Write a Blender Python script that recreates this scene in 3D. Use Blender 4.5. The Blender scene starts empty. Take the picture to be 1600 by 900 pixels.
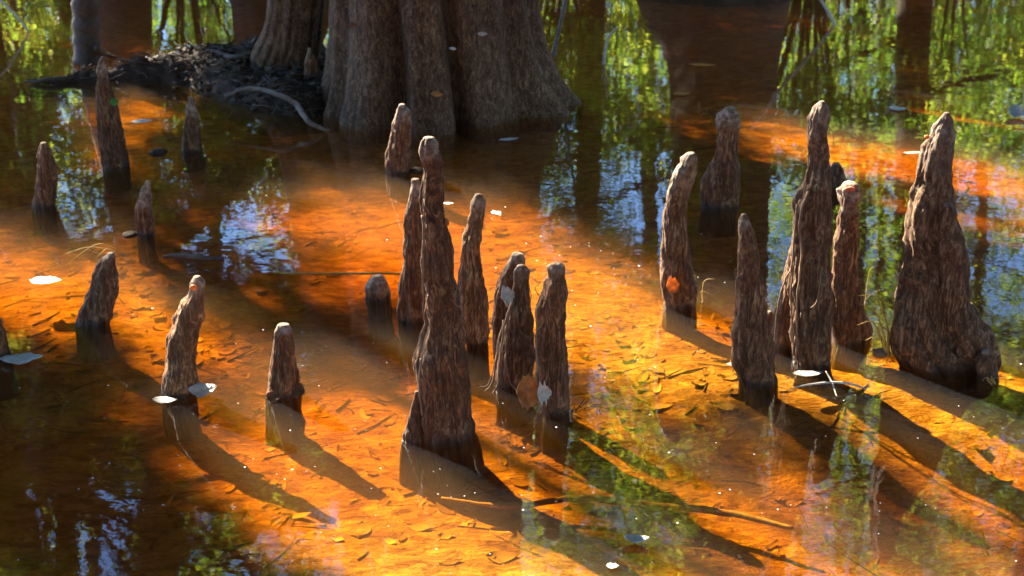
import bpy, math, random
import numpy as np
from mathutils import Vector, noise

random.seed(7)
rng = np.random.default_rng(7)
PI = math.pi
scene = bpy.context.scene
col = scene.collection

# ------------------------------------------------------------------ camera model
F = 1900.0                                  # focal length in photo pixels (1600 wide)
CH = 1.5                                    # camera height over the water
P = math.atan(801 / F)
cp, sp = math.cos(P), math.sin(P)
SUN_AZ, SUN_EL = math.radians(41), math.radians(38)   # azimuth left of +Y
SUN = Vector((-math.sin(SUN_AZ) * math.cos(SUN_EL), math.cos(SUN_AZ) * math.cos(SUN_EL), math.sin(SUN_EL)))

def ray(px, py):
    a, b = (px - 800) / F, (450 - py) / F
    return Vector((a, cp + b * sp, -sp + b * cp))
def ground(px, py, z=0.0):
    d = ray(px, py); t = (z - CH) / d.z
    return Vector((0, 0, CH)) + d * t
def onplane(px, py, Y):
    d = ray(px, py)
    return Vector((0, 0, CH)) + d * (Y / d.y)
def mirrored(px, py, D):
    d = ray(px, py); t = D / d.y
    return Vector((d.x * t, D, -(CH + d.z * t)))
def depth(p): return p.y * cp + (CH - p.z) * sp
def mdepth(p): return p.y * cp + (CH + p.z) * sp
def project(p):
    v = p - Vector((0, 0, CH)); z = v.y * cp - v.z * sp
    if z <= 0: return (-1e4, -1e4)
    return (800 + F * v.x / z, 450 - F * (v.y * sp + v.z * cp) / z)

# ------------------------------------------------------------------ object helpers
def tag(o, label=None, cat=None, group=None, kind=None):
    if label: o['label'] = label
    if cat: o['category'] = cat
    if group: o['group'] = group
    if kind: o['kind'] = kind
    return o
def link(name, me, mat=None, parent=None, smooth=True):
    o = bpy.data.objects.new(name, me); col.objects.link(o)
    if mat: me.materials.append(mat)
    if parent: o.parent = parent
    if smooth: me.polygons.foreach_set('use_smooth', [True] * len(me.polygons))
    return o
def empty(name, loc):
    o = bpy.data.objects.new(name, None); col.objects.link(o); o.location = loc
    o.empty_display_size = .1
    return o
def mesh(verts, faces):
    me = bpy.data.meshes.new('mesh'); me.from_pydata([tuple(v) for v in verts], [], faces); me.update()
    return me
class MB:
    def __init__(s): s.v = []; s.f = []; s.r = []
    def tube(s, pts, rad, n=8, cap=True):
        """pts: Vectors, rad: list of radii"""
        b0 = len(s.v); m = len(pts)
        for i, p in enumerate(pts):
            t = (pts[min(i + 1, m - 1)] - pts[max(i - 1, 0)])
            t = t.normalized() if t.length > 1e-9 else Vector((0, 0, 1))
            u = t.cross(Vector((0, 1, .3))); u = u.normalized() if u.length > 1e-4 else Vector((1, 0, 0))
            w = t.cross(u)
            for k in range(n):
                a = 2 * PI * k / n
                s.v.append(p + (u * math.cos(a) + w * math.sin(a)) * rad[i])
        for i in range(m - 1):
            for k in range(n):
                a, b = b0 + i * n + k, b0 + i * n + (k + 1) % n
                s.f.append((a, b, b + n, a + n))
        if cap:
            s.f.append(tuple(b0 + k for k in range(n))[::-1]); s.f.append(tuple(b0 + (m - 1) * n + k for k in range(n)))
    def build(s, name, mat, parent=None, off=None, smooth=True):
        vs = s.v if off is None else [v - off for v in s.v]
        return link(name, mesh(vs, s.f), mat, parent, smooth)
def cat(ctrl, n):
    """catmull through a list of tuples"""
    out = []; m = len(ctrl)
    for i in range(m - 1):
        a, b, c, d = ctrl[max(i - 1, 0)], ctrl[i], ctrl[i + 1], ctrl[min(i + 2, m - 1)]
        for k in range(n):
            t = k / n
            out.append(tuple(.5 * (2 * b[j] + (c[j] - a[j]) * t + (2 * a[j] - 5 * b[j] + 4 * c[j] - d[j]) * t * t + (3 * b[j] - a[j] - 3 * c[j] + d[j]) * t ** 3) for j in range(len(a))))
    out.append(tuple(ctrl[-1])); return out

# ------------------------------------------------------------------ materials
class NT:
    def __init__(s, name, vol=False):
        s.m = bpy.data.materials.new(name); s.m.use_nodes = True
        s.t = s.m.node_tree; s.t.nodes.clear()
        s.out = s.n('ShaderNodeOutputMaterial')
    def n(s, typ, **kw):
        nd = s.t.nodes.new(typ)
        for k, v in kw.items():
            if k in nd.inputs.keys() if isinstance(k, str) else False: nd.inputs[k].default_value = v
            else: setattr(nd, k, v)
        return nd
    def l(s, a, b): s.t.links.new(a, b)
    def coords(s, scale=(1, 1, 1), kind='Object', rot=(0, 0, 0)):
        tc = s.n('ShaderNodeTexCoord'); mp = s.n('ShaderNodeMapping')
        mp.inputs['Scale'].default_value = scale; mp.inputs['Rotation'].default_value = rot
        s.l(tc.outputs[kind], mp.inputs['Vector']); return mp.outputs[0]
    def noise(s, vec, scale, detail=4, rough=.55, dist=0):
        nd = s.n('ShaderNodeTexNoise'); nd.inputs['Scale'].default_value = scale; nd.inputs['Detail'].default_value = detail
        nd.inputs['Roughness'].default_value = rough; nd.inputs['Distortion'].default_value = dist
        s.l(vec, nd.inputs['Vector']); return nd.outputs['Fac']
    def ramp(s, fac, stops):
        nd = s.n('ShaderNodeValToRGB'); e = nd.color_ramp.elements
        while len(e) < len(stops): e.new(.5)
        for i, (p, c) in enumerate(stops):
            e[i].position = p; e[i].color = (*c, 1) if len(c) == 3 else c
        s.l(fac, nd.inputs[0]); return nd.outputs[0]
    def mix(s, fac, a, b, typ='MIX'):
        nd = s.n('ShaderNodeMix'); nd.data_type = 'RGBA'; nd.blend_type = typ
        for sock, v in ((0, fac), (6, a), (7, b)):
            if isinstance(v, (int, float)): nd.inputs[sock].default_value = v
            elif isinstance(v, tuple): nd.inputs[sock].default_value = (*v, 1)
            else: s.l(v, nd.inputs[sock])
        return nd.outputs[2]
    def math(s, op, a, b=None, clamp=False):
        nd = s.n('ShaderNodeMath'); nd.operation = op; nd.use_clamp = clamp
        for i, v in enumerate((a, b)):
            if v is None: continue
            if isinstance(v, (int, float)): nd.inputs[i].default_value = v
            else: s.l(v, nd.inputs[i])
        return nd.outputs[0]
    def attr(s, name):
        nd = s.n('ShaderNodeAttribute'); nd.attribute_name = name; return nd.outputs['Fac']
    def bump(s, h, strength, dist, normal=None):
        nd = s.n('ShaderNodeBump'); nd.inputs['Strength'].default_value = strength; nd.inputs['Distance'].default_value = dist
        s.l(h, nd.inputs['Height'])
        if normal: s.l(normal, nd.inputs['Normal'])
        return nd.outputs[0]
    def principled(s, colr, rough=.8, normal=None, spec=.3):
        nd = s.n('ShaderNodeBsdfPrincipled')
        if isinstance(colr, tuple): nd.inputs['Base Color'].default_value = (*colr, 1)
        else: s.l(colr, nd.inputs['Base Color'])
        if isinstance(rough, (int, float)): nd.inputs['Roughness'].default_value = rough
        else: s.l(rough, nd.inputs['Roughness'])
        nd.inputs['Specular IOR Level'].default_value = spec
        if normal: s.l(normal, nd.inputs['Normal'])
        s.l(nd.outputs[0], s.out.inputs[0]); return nd

def mat_knee():
    m = NT('knee_bark')
    v = m.coords((1, 1, .13)); v2 = m.coords()
    fib0 = m.noise(v, 110, 7, .72, .9); crk = m.noise(m.coords((1, 1, .55)), 48, 7, .75, 1.4)
    sel = m.ramp(m.noise(v2, 6, 3, .6), [(.42, (0, 0, 0)), (.60, (1, 1, 1))])
    fib = m.mix(sel, fib0, crk); blot = m.noise(v2, 9, 4, .6); grit = m.noise(v2, 220, 3, .7)
    c = m.ramp(fib, [(.34, (.024, .012, .006)), (.50, (.12, .068, .036)), (.65, (.46, .33, .21))])
    c2 = m.ramp(blot, [(.35, (.75, .60, .48)), (.65, (1.15, 1.08, 1.0))])
    c = m.mix(1.0, c, c2, 'MULTIPLY')
    oi = m.n('ShaderNodeObjectInfo')
    c = m.mix(1.0, c, m.ramp(oi.outputs['Random'], [(0, (.62, .52, .46)), (.35, (1.1, .9, .72)), (.7, (.85, .85, .82)), (1, (1.45, 1.3, 1.1))]), 'MULTIPLY')
    moss = m.ramp(m.noise(v2, 5.5, 5, .7, .5), [(.60, (0, 0, 0)), (.68, (.45, .45, .45))])
    c = m.mix(moss, c, (.045, .055, .018))
    tipc = m.ramp(m.noise(v2, 60, 5, .6), [(.3, (.13, .085, .055)), (.7, (.50, .39, .29))])
    c = m.mix(m.math('MULTIPLY', m.attr('tip'), m.ramp(m.noise(v2, 30, 5, .7), [(.38, (.15, .15, .15)), (.6, (.95, .95, .95))])), c, tipc)
    # wet, darker bark just over the waterline
    wet = m.attr('wet')
    c = m.mix(wet, c, (.03, .017, .009))
    h = m.math('ADD', m.math('MULTIPLY', fib, 1.0), m.math('MULTIPLY', grit, .35))
    nrm = m.bump(h, 1.0, .010)
    m.principled(c, m.math('SUBTRACT', .82, m.math('MULTIPLY', wet, .5)), nrm, .35)
    return m.m
def mat_trunk(name, c0, c1, c2, sc=1.0, z=.1):
    m = NT(name)
    v = m.coords((1, 1, z)); v2 = m.coords()
    fib = m.noise(v, 40 * sc, 6, .65, .8); blot = m.noise(v2, 3, 4, .6); fine = m.noise(v2, 130 * sc, 4, .75)
    h = m.math('ADD', m.math('MULTIPLY', fib, .5), m.math('MULTIPLY', fine, .5))
    c = m.ramp(h, [(.36, c0), (.5, c1), (.63, c2)])
    c = m.mix(1.0, c, m.ramp(blot, [(.3, (.7, .62, .55)), (.7, (1.2, 1.15, 1.1))]), 'MULTIPLY')
    m.principled(c, .85, m.bump(h, 1.0, .02), .25)
    return m.m
def mat_bottom():
    m = NT('silty_bottom')
    v = m.coords(); vs = m.coords((1, 1.9, 1), rot=(0, 0, .35))
    a = m.noise(v, 1.3, 3, .5); b = m.noise(vs, 9, 7, .68, 1.2); c_ = m.noise(v, 75, 5, .7); d = m.noise(vs, 24, 5, .65, 1.5)
    vor = m.n('ShaderNodeTexVoronoi'); vor.inputs['Scale'].default_value = 21; m.l(vs, vor.inputs['Vector'])
    base = m.ramp(b, [(.30, (.05, .026, .011)), (.44, (.17, .10, .045)), (.57, (.33, .22, .11)), (.70, (.52, .39, .22))])
    base = m.mix(1.0, base, m.ramp(d, [(.36, (.28, .22, .17)), (.49, (1, 1, 1)), (.7, (1.1, 1.1, 1.05))]), 'MULTIPLY')
    base = m.mix(1.0, base, m.ramp(a, [(.35, (.78, .68, .6)), (.65, (1.12, 1.12, 1.1))]), 'MULTIPLY')
    base = m.mix(.35, base, m.ramp(vor.outputs['Color'], [(.2, (.20, .10, .04)), (.8, (.62, .42, .2))]))
    h = m.math('ADD', m.math('MULTIPLY', b, .6), m.math('ADD', m.math('MULTIPLY', c_, .12), m.math('MULTIPLY', d, .35)))
    # dry forest floor where the sheet rises out of the water
    geo = m.n('ShaderNodeNewGeometry'); sx = m.n('ShaderNodeSeparateXYZ'); m.l(geo.outputs['Position'], sx.inputs[0])
    dry = m.ramp(sx.outputs['Z'], [(0, (0, 0, 0)), (.05, (1, 1, 1))])
    floor_c = m.ramp(b, [(.35, (.03, .02, .01)), (.65, (.10, .07, .035))])
    base = m.mix(dry, base, floor_c)
    m.principled(base, .95, m.bump(h, 1.0, .05), .1)
    return m.m
def mat_water():
    m = NT('tannic_water')
    v = m.coords()
    rip = m.math('ADD', m.math('MULTIPLY', m.noise(v, 2.2, 2, .5), .9), m.math('ADD', m.math('MULTIPLY', m.noise(v, 9, 2, .5), .16), m.math('MULTIPLY', m.noise(v, 34, 2, .5), .03)))
    nrm = m.bump(rip, 1.0, .0024)
    tr = m.n('ShaderNodeBsdfTransparent')
    gl = m.n('ShaderNodeBsdfGlossy'); gl.inputs['Roughness'].default_value = .0; m.l(nrm, gl.inputs['Normal'])
    fr = m.n('ShaderNodeFresnel'); fr.inputs['IOR'].default_value = 1.62; m.l(nrm, fr.inputs['Normal'])
    g0 = m.n('ShaderNodeNewGeometry')        # light crosses the unrefracted sheet from below with the same small loss
    frf = m.mix(g0.outputs['Backfacing'], fr.outputs[0], (.05, .05, .05))
    mx = m.n('ShaderNodeMixShader'); m.l(frf, mx.inputs[0]); m.l(tr.outputs[0], mx.inputs[1]); m.l(gl.outputs[0], mx.inputs[2])
    # thin dusty surface film
    df = m.n('ShaderNodeBsdfDiffuse'); df.inputs['Color'].default_value = (.5, .66, .9, 1)
    vf = m.coords((1, 1.4, 1), rot=(0, 0, .5))
    fac = m.ramp(m.noise(vf, 1.6, 5, .6, .8), [(.40, (.004, .004, .004)), (.72, (FILM, FILM, FILM))])
    speck = m.ramp(m.noise(v, 260, 2, .5), [(.70, (0, 0, 0)), (.76, (.12, .12, .12))])
    fac = m.math('ADD', fac, m.math('MULTIPLY', speck, m.ramp(m.noise(v, 3, 3), [(.45, (0, 0, 0)), (.7, (1, 1, 1))])))
    geo = m.n('ShaderNodeNewGeometry')
    mx2 = m.n('ShaderNodeMixShader'); m.l(fac, mx2.inputs[0]); m.l(mx.outputs[0], mx2.inputs[1]); m.l(df.outputs[0], mx2.inputs[2])
    m.l(mx2.outputs[0], m.out.inputs[0])
    ab = m.n('ShaderNodeVolumeAbsorption'); ab.inputs['Color'].default_value = ABS_C; ab.inputs['Density'].default_value = ABS_D
    if SCAT > 0:
        sc_ = m.n('ShaderNodeVolumeScatter'); sc_.inputs['Color'].default_value = (1.0, .58, .17, 1); sc_.inputs['Density'].default_value = SCAT
        sc_.inputs['Anisotropy'].default_value = .3
        ad = m.n('ShaderNodeAddShader'); m.l(ab.outputs[0], ad.inputs[0]); m.l(sc_.outputs[0], ad.inputs[1]); m.l(ad.outputs[0], m.out.inputs[1])
    else: m.l(ab.outputs[0], m.out.inputs[1])
    return m.m
def mat_leaf(name, stops, tr_stops, fac=.55, rough=.5):
    m = NT(name)
    r = m.attr('rnd')
    d = m.n('ShaderNodeBsdfPrincipled'); m.l(m.ramp(r, stops), d.inputs['Base Color']); d.inputs['Roughness'].default_value = rough
    d.inputs['Specular IOR Level'].default_value = .4
    t = m.n('ShaderNodeBsdfTranslucent'); m.l(m.ramp(r, tr_stops), t.inputs['Color'])
    mx = m.n('ShaderNodeMixShader'); mx.inputs[0].default_value = fac
    m.l(d.outputs[0], mx.inputs[1]); m.l(t.outputs[0], mx.inputs[2]); m.l(mx.outputs[0], m.out.inputs[0])
    return m.m
def mat_plain(name, c, rough=.7, scale=40, var=.35, spec=.3, tr=0):
    m = NT(name); v = m.coords()
    f = m.noise(v, scale, 4, .6)
    lo = tuple(x * (1 - var) for x in c); hi = tuple(min(1, x * (1 + var)) for x in c)
    cc = m.ramp(f, [(.3, lo), (.7, hi)])
    pr = m.principled(cc, rough, m.bump(f, .5, .003), spec)
    if tr:
        t = m.n('ShaderNodeBsdfTranslucent'); m.l(cc, t.inputs['Color'])
        mx = m.n('ShaderNodeMixShader'); mx.inputs[0].default_value = tr
        m.l(pr.outputs[0], mx.inputs[1]); m.l(t.outputs[0], mx.inputs[2]); m.l(mx.outputs[0], m.out.inputs[0])
    return m.m

FILM = .0025
ABS_C = (.94, .75, .07, 1); ABS_D = 12.0
SCAT = .35
M = dict(
    knee=mat_knee(),
    trunk=mat_trunk('fluted_trunk_bark', (.014, .008, .004), (.13, .072, .040), (.40, .255, .145), 1.4, .4),
    bark=mat_trunk('far_trunk_bark', (.018, .012, .009), (.06, .045, .034), (.13, .10, .08), .5, .15),
    bottom=mat_bottom(), water=mat_water(),
    leaf=mat_leaf('green_leaves', [(0, (.03, .07, .012)), (.6, (.06, .12, .02)), (1, (.12, .14, .02))],
                  [(0, (.05, .14, .015)), (.45, (.20, .38, .03)), (.8, (.60, .62, .05)), (1, (.78, .72, .10))], .6),
    shaded_leaf=mat_leaf('shade_darkened_leaves', [(0, (.010, .020, .006)), (1, (.022, .036, .010))], [(0, (.01, .02, .005)), (1, (.02, .04, .01))], .2),  # leaf green darkened to stand for shade and cut bounced light
    shrub=mat_leaf('bright_shrub_leaves', [(0, (.04, .10, .015)), (1, (.10, .16, .02))],
                   [(0, (.05, .16, .02)), (.5, (.22, .42, .04)), (1, (.62, .68, .08))], .62),
    litter=mat_leaf('sunken_leaf_litter', [(0, (.07, .035, .016)), (.4, (.15, .085, .038)), (.75, (.26, .17, .08)), (1, (.40, .30, .16))],
                    [(0, (.1, .05, .02)), (1, (.3, .2, .1))], .08, .9),
    debris=mat_leaf('wet_debris', [(0, (.018, .010, .006)), (.6, (.075, .042, .022)), (1, (.20, .13, .08))],
                    [(0, (.02, .01, .01)), (1, (.1, .05, .02))], .08, .85),
    mud=mat_plain('wet_black_mud', (.035, .021, .012), .9, 30, .5, .25),
    white=mat_plain('pale_dry_leaf', (.50, .46, .40), .6, 60, .3, .3, .2),
    orange=mat_plain('orange_leaf', (.52, .21, .045), .5, 50, .45, .4, .45),
    brown=mat_plain('brown_leaf', (.20, .09, .04), .5, 50, .45, .4, .3),
    green=mat_plain('fresh_green_leaf', (.10, .30, .04), .5, 60, .3, .4, .4),
    yellow=mat_plain('dry_reed', (.45, .30, .09), .6, 60, .3, .3, .2),
    twig=mat_plain('grey_twig', (.16, .12, .095), .8, 60, .4),
    pale=mat_plain('bleached_twig', (.50, .44, .36), .8, 60, .25),
    root=mat_plain('dark_root', (.055, .032, .020), .7, 40, .5, .4),
    fibre=mat_plain('root_fibre', (.20, .12, .07), .8, 60, .4),
    foam=mat_plain('foam_speck', (.8, .8, .8), .5, 20, .1),
    scar=mat_plain('pink_scar', (.62, .13, .07), .7, 120, .5),
    sunk=mat_plain('sunken_wood', (.22, .12, .05), .9, 40, .5, .1),
)

# ------------------------------------------------------------------ pond bottom / ground
def bottom_z(x, y):
    d = -.148
    d += .085 * math.exp(-(((x + .05) / .75) ** 2 + ((y - 2.05) / .45) ** 2))
    d += .085 * math.exp(-(((x - 1.1) / 1.0) ** 2 + ((y - 2.95) / .35) ** 2))
    d += .065 * math.exp(-(((x - .3) / .5) ** 2 + ((y - 3.6) / .5) ** 2))
    d += .04 * math.exp(-(((x + 1.4) / .5) ** 2 + ((y - 3.6) / .8) ** 2))
    d += .07 * min(1, max(0, (y - 3.6) / 1.8))
    d += .022 * noise.noise(Vector((x * 1.5, y * 1.5, 3))) + .011 * noise.noise(Vector((x * 5, y * 7, 9))) + .005 * noise.noise(Vector((x * 16, y * 20, 5)))
    far = max(y - 26, abs(x) - 22, -y - 20)
    if far > 0: d += min(far * .12, .9) + .5 * noise.noise(Vector((x * .05, y * .05, 0))) * min(1, far / 20)
    return d
def graded(lo, hi, step, far, grow=1.22):
    c = list(np.arange(lo, hi, step)); s = step; a = []
    x = lo
    while x > -far: s *= grow; x -= s; a.append(x)
    s = step; x = c[-1]; b = []
    while x < far: s *= grow; x += s; b.append(x)
    return a[::-1] + c + b
gx, gy = graded(-2.6, 4.2, .028, 320), graded(1.4, 9.4, .034, 320)
vs = [(x, y, bottom_z(x, y)) for y in gy for x in gx]
nx = len(gx)
fs = [(j * nx + i, j * nx + i + 1, (j + 1) * nx + i + 1, (j + 1) * nx + i) for j in range(len(gy) - 1) for i in range(nx - 1)]
o = link('pond_bottom', mesh(vs, fs), M['bottom']); tag(o, kind='structure')

# water body: closed box, surface at z = 0
L = 340
wv = [(-L, -L, 0), (L, -L, 0), (L, L, 0), (-L, L, 0), (-L, -L, -3), (L, -L, -3), (L, L, -3), (-L, L, -3)]
wf = [(0, 1, 2, 3), (7, 6, 5, 4), (0, 4, 5, 1), (1, 5, 6, 2), (2, 6, 7, 3), (3, 7, 4, 0)]
o = link('water', mesh(wv, wf), M['water'], smooth=False); tag(o, kind='structure')

# ------------------------------------------------------------------ cypress knees
def resample(rows, n):
    ys = [r[0] for r in rows]
    out = []
    for k in range(n):
        y = ys[0] + (ys[-1] - ys[0]) * k / (n - 1)
        i = max(j for j in range(len(ys)) if ys[j] <= y + 1e-9); i = min(i, len(ys) - 2)
        t = (y - ys[i]) / (ys[i + 1] - ys[i]); t2 = t * t * (3 - 2 * t) * .5 + t * .5
        out.append((y, rows[i][1] + (rows[i + 1][1] - rows[i][1]) * t2, rows[i][2] + (rows[i + 1][2] - rows[i][2]) * t2))
    return out
def knee_shape(rows, seed, Yc=None, nrow=None, lump=.13, groove=.16, sides=72, tip=.06, flat=.85, rough=1.0, yoff=0):
    """surface of one knee from its traced silhouette: rows (y, left, right) from tip to waterline"""
    yb = rows[-1][0]
    gb = ground((rows[-1][1] + rows[-1][2]) / 2, yb)
    rb = (rows[-1][2] - rows[-1][1]) / 2 * depth(gb) / F
    if Yc is None: Yc = gb.y + rb * .75
    Yc += yoff
    H = (yb - rows[0][0]) * depth(gb) / F
    n = nrow or int(min(150, max(36, H / .0065)))
    rs = resample(rows, n)
    rings = []
    for y, xl, xr in rs:
        c = onplane((xl + xr) / 2, y, Yc); r = (xr - xl) / 2 * depth(c) / F
        rings.append([c.x, c.z, r])
    # rounded cap over the first ring
    c0 = rings[0]; capr = []
    for k in range(1, 7):
        t = k / 6
        capr.append([c0[0], c0[1] + c0[2] * .45 * math.sin(t * PI / 2), max(c0[2] * math.cos(t * PI / 2), c0[2] * .02)])
    rings = capr[::-1] + rings
    # below the waterline: spreads down into the bottom
    l = rings[-1]
    for k in range(1, 9): rings.append([l[0], l[1] - .035 * k, l[2] * (1 + .035 * k)])
    vs, tips, wet = [], [], []
    ztop = rings[0][1]; zs = ztop - l[1]
    s3 = Vector((seed * 7.3, seed * 3.1, seed * 1.7))
    for i, (x, z, r) in enumerate(rings):
        capf = min(1, i / 9)
        for k in range(sides):
            a = 2 * PI * k / sides; ca, sa = math.cos(a), math.sin(a)
            u = Vector((ca * 1.1, sa * 1.1, z * 7)) + s3
            lo = noise.noise(u); tipf = max(0, 1 - (ztop - z) / .05)
            tw = a + z * 1.2 + .8 * noise.noise(Vector((0, 0, z * 5)) + s3)
            g = noise.noise(Vector((math.cos(tw) * 2.1, math.sin(tw) * 2.1, z * 2.5)) + s3 * 2)
            g = min(0, abs(g) - .22) / .22                       # creases
            low = max(0, 1 - max(z, 0) / max(zs, .01))
            rr = r * (1 + lump * lo * 1.5 + groove * g * (.35 + .65 * low))
            wp = Vector((x + ca * r, sa * r, z)) + s3
            f1 = noise.noise(Vector((wp.x * 55, wp.y * 55, wp.z * 9)))
            f2 = noise.noise(Vector((wp.x * 130, wp.y * 130, wp.z * 60)))
            f3 = noise.noise(wp * 22)
            sc = min(1, r / .03)
            rr += .010 * min(1, r / .025) * tipf * noise.noise(wp * 34)
            rr += rough * sc * (.0062 * f1 + .0036 * f2 + .007 * f3) * (.6 + .4 * capf)
            zz = z + rough * .004 * noise.noise(wp * 40) * sc
            vs.append(Vector((x + ca * rr, Yc + sa * rr * flat, zz)))
            tips.append(max(0, min(1, (1 - (ztop - z) / max(tip, .01)) * 1.6 + .5 * f3)))
            wet.append(max(0, min(1, 1.0 - z / .026 + .9 * f3)))
    m = sides; fs = []
    for i in range(len(rings) - 1):
        for k in range(m):
            a, b = i * m + k, i * m + (k + 1) % m
            fs.append((a, a + m, b + m, b))
    fs.append(tuple(range(m)))
    return vs, fs, tips, wet, Vector(((rows[-1][1] + rows[-1][2]) / 2 * 0 + rings[-9][0], Yc, 0))
def join_shapes(shapes):
    V, Fc, T, W = [], [], [], []
    for (v, f, t, w, b) in shapes:
        o = len(V); V += v; Fc += [tuple(i + o for i in q) for q in f]; T += t; W += w
    return V, Fc, T, W
def knee_obj(name, shapes, parent=None, org=None):
    V, Fc, T, W = join_shapes(shapes); org = org or shapes[0][4]
    me = mesh([v - org for v in V], Fc)
    a = me.attributes.new('tip', 'FLOAT', 'POINT'); a.data.foreach_set('value', T)
    a = me.attributes.new('wet', 'FLOAT', 'POINT'); a.data.foreach_set('value', W)
    o = link(name, me, M['knee'], parent)
    if parent is None: o.location = org
    return o, org

KN = {}
KG = 'cypress knees standing in the water'
def knee(key, label, rows, seed, extra=(), **kw):
    sh = [knee_shape(rows, seed, **kw)]
    for i, e in enumerate(extra):
        r, ek = e if isinstance(e, tuple) else (e, {})
        sh.append(knee_shape(r, seed + 11 + i, **ek))
    o, org = knee_obj('cypress_knee', sh)
    tag(o, label, 'cypress knee', KG); KN[key] = (o, org)
    return o
knee('tall', 'tallest slender knee in the centre, flared foot and small rounded head, nearest the camera',
     [(217,660,678),(222,656,684),(235,654,688),(250,657,690),(270,661,692),(300,658,693),(340,660,698),(380,660,706),(420,659,710),(460,660,717),(500,664,724),(530,657,731),(560,646,738),(600,647,742),(640,651,744),(665,650,746),(685,646,748),(694,644,748)],
     1, extra=[([(612,648,654),(640,642,657),(662,635,660),(680,629,664),(692,628,668)], dict(tip=.0))], tip=.07)
knee('behind_tall', 'thin dark knee close behind the left side of the tallest knee',
     [(281,643,654),(300,639,658),(340,632,660),(380,630,662),(420,628,664),(460,624,665),(490,620,664),(505,620,664)], 2, tip=.08)
knee('bent', 'knobbly bent knee with bulging foot, just behind the right side of the tallest knee',
     [(305,741,753),(315,736,759),(330,736,758),(350,732,757),(368,722,754),(385,720,752),(410,721,752),(430,716,755),(470,714,762),(500,716,764),(520,718,764),(538,728,762)], 3, tip=.06)
knee('pair_back', 'narrow dark knee with a flat cap, at the back of the touching pair',
     [(399,798,818),(408,794,821),(420,788,820),(435,781,816),(450,776,812),(480,771,806),(520,770,802),(560,772,802),(590,774,804)], 4, tip=.05)
knee('pair_front', 'front knee of the touching pair, trailing hairy root fibres down its left side',
     [(416,807,822),(422,802,827),(440,802,826),(460,797,826),(490,790,831),(520,786,833),(560,779,835),(590,776,834),(608,776,830)], 5, tip=.05)
knee('flat_cap', 'lumpy knee with a flat cap, orange leaf caught at its foot',
     [(413,861,881),(418,857,885),(432,858,885),(445,850,887),(465,842,888),(480,839,884),(500,838,883),(530,836,883),(560,838,886),(600,838,890),(630,840,893),(646,846,895)], 6, tip=.04, lump=.16)
knee('hooked', 'pale-topped knee with its head hooked right and an orange flake low on it',
     [(241,1072,1089),(250,1063,1091),(265,1053,1090),(280,1047,1083),(300,1042,1075),(330,1038,1072),(360,1036,1075),(400,1034,1079),(440,1033,1086),(465,1034,1090),(483,1038,1090)], 7, tip=.15)
knee('knob_head', 'stout dark knee with a round knob head, reflected in the dark trunk reflection',
     [(171,1130,1150),(180,1122,1157),(195,1120,1157),(208,1124,1155),(220,1122,1154),(245,1118,1156),(262,1106,1156),(280,1097,1154),(305,1094,1154),(327,1095,1154)], 8, tip=.10, lump=.16)
knee('plain', 'smooth plain tapering knee standing alone in front of the two-stemmed knee',
     [(336,1157,1169),(345,1152,1172),(370,1152,1182),(400,1152,1187),(440,1152,1190),(480,1150,1198),(510,1145,1205),(540,1142,1210),(570,1147,1214),(602,1155,1216)], 9, tip=.05)
knee('two_stem', 'tall two-stemmed knee with a pointed beak tip and white sunlit left edge',
     [(159,1280,1289),(170,1271,1294),(185,1263,1294),(195,1265,1291),(220,1264,1292),(250,1264,1296),(280,1258,1298),(300,1245,1300),(320,1240,1298),(350,1240,1297),(400,1238,1296),(450,1232,1296),(500,1235,1297),(540,1236,1299),(577,1240,1300)], 10,
     extra=[([(400,1232,1246),(420,1228,1248),(450,1221,1250),(500,1208,1250),(530,1204,1250),(548,1206,1250)], dict(tip=0.0))], tip=.09, groove=.24, rough=1.3)
knee('red_top', 'knee with a knob head and red scar on top, behind the two-stemmed knee',
     [(289,1316,1342),(296,1309,1346),(310,1310,1345),(322,1314,1340),(350,1308,1343),(375,1304,1342),(390,1304,1340),(420,1300,1338),(460,1297,1345),(490,1297,1352),(520,1298,1360),(538,1304,1358)], 12, tip=.09)
knee('massive', 'massive wide-based knee with a deep cleft at the far right, leaning pointed top',
     [(177,1475,1484),(186,1468,1489),(205,1456,1490),(230,1442,1488),(250,1436,1487),(275,1432,1486),(300,1425,1488),(330,1420,1490),(360,1416,1492),(400,1412,1492),(440,1406,1494),(470,1400,1498),(500,1398,1506),(530,1397,1514),(555,1400,1520),(577,1412,1520)], 13,
     extra=[([(318,1474,1486),(335,1466,1496),(360,1464,1503),(400,1462,1512),(440,1464,1514),(470,1466,1516),(500,1468,1530),(530,1480,1545),(560,1490,1550),(578,1500,1545)], dict(tip=0.0)),
            ([(475,1505,1520),(490,1508,1530),(510,1515,1545),(535,1520,1558),(560,1522,1562),(572,1524,1560)], dict(tip=0.0)),
            ([(550,1532,1548),(560,1526,1556),(575,1524,1558),(592,1528,1560)], dict(tip=0.0))], tip=.16, groove=.22)
knee('far_lump', 'small black knobby knee peeping out behind the two-stemmed knee',
     [(256,1302,1313),(264,1299,1319),(278,1298,1322),(292,1298,1322)], 14, tip=.0, lump=.2)
knee('stub', 'tiny low stub of a knee right behind the plain tapering knee',
     [(487,1198,1207),(495,1195,1210),(512,1194,1211)], 15, tip=.0)
knee('left_tall', 'tall slim knee with a small rounded head and green leaf, back left by the bank',
     [(90,157,165),(97,153,168),(115,151,168),(125,152,169),(135,150,172),(150,151,178),(180,152,187),(210,154,193),(240,156,198),(264,161,202)], 16, tip=.13)
knee('left_mid', 'small conical knee between the bank and the tall slim back-left knee',
     [(153,294,302),(165,291,307),(180,290,309),(200,286,312),(225,283,315),(239,283,316)], 17, tip=.1)
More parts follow.
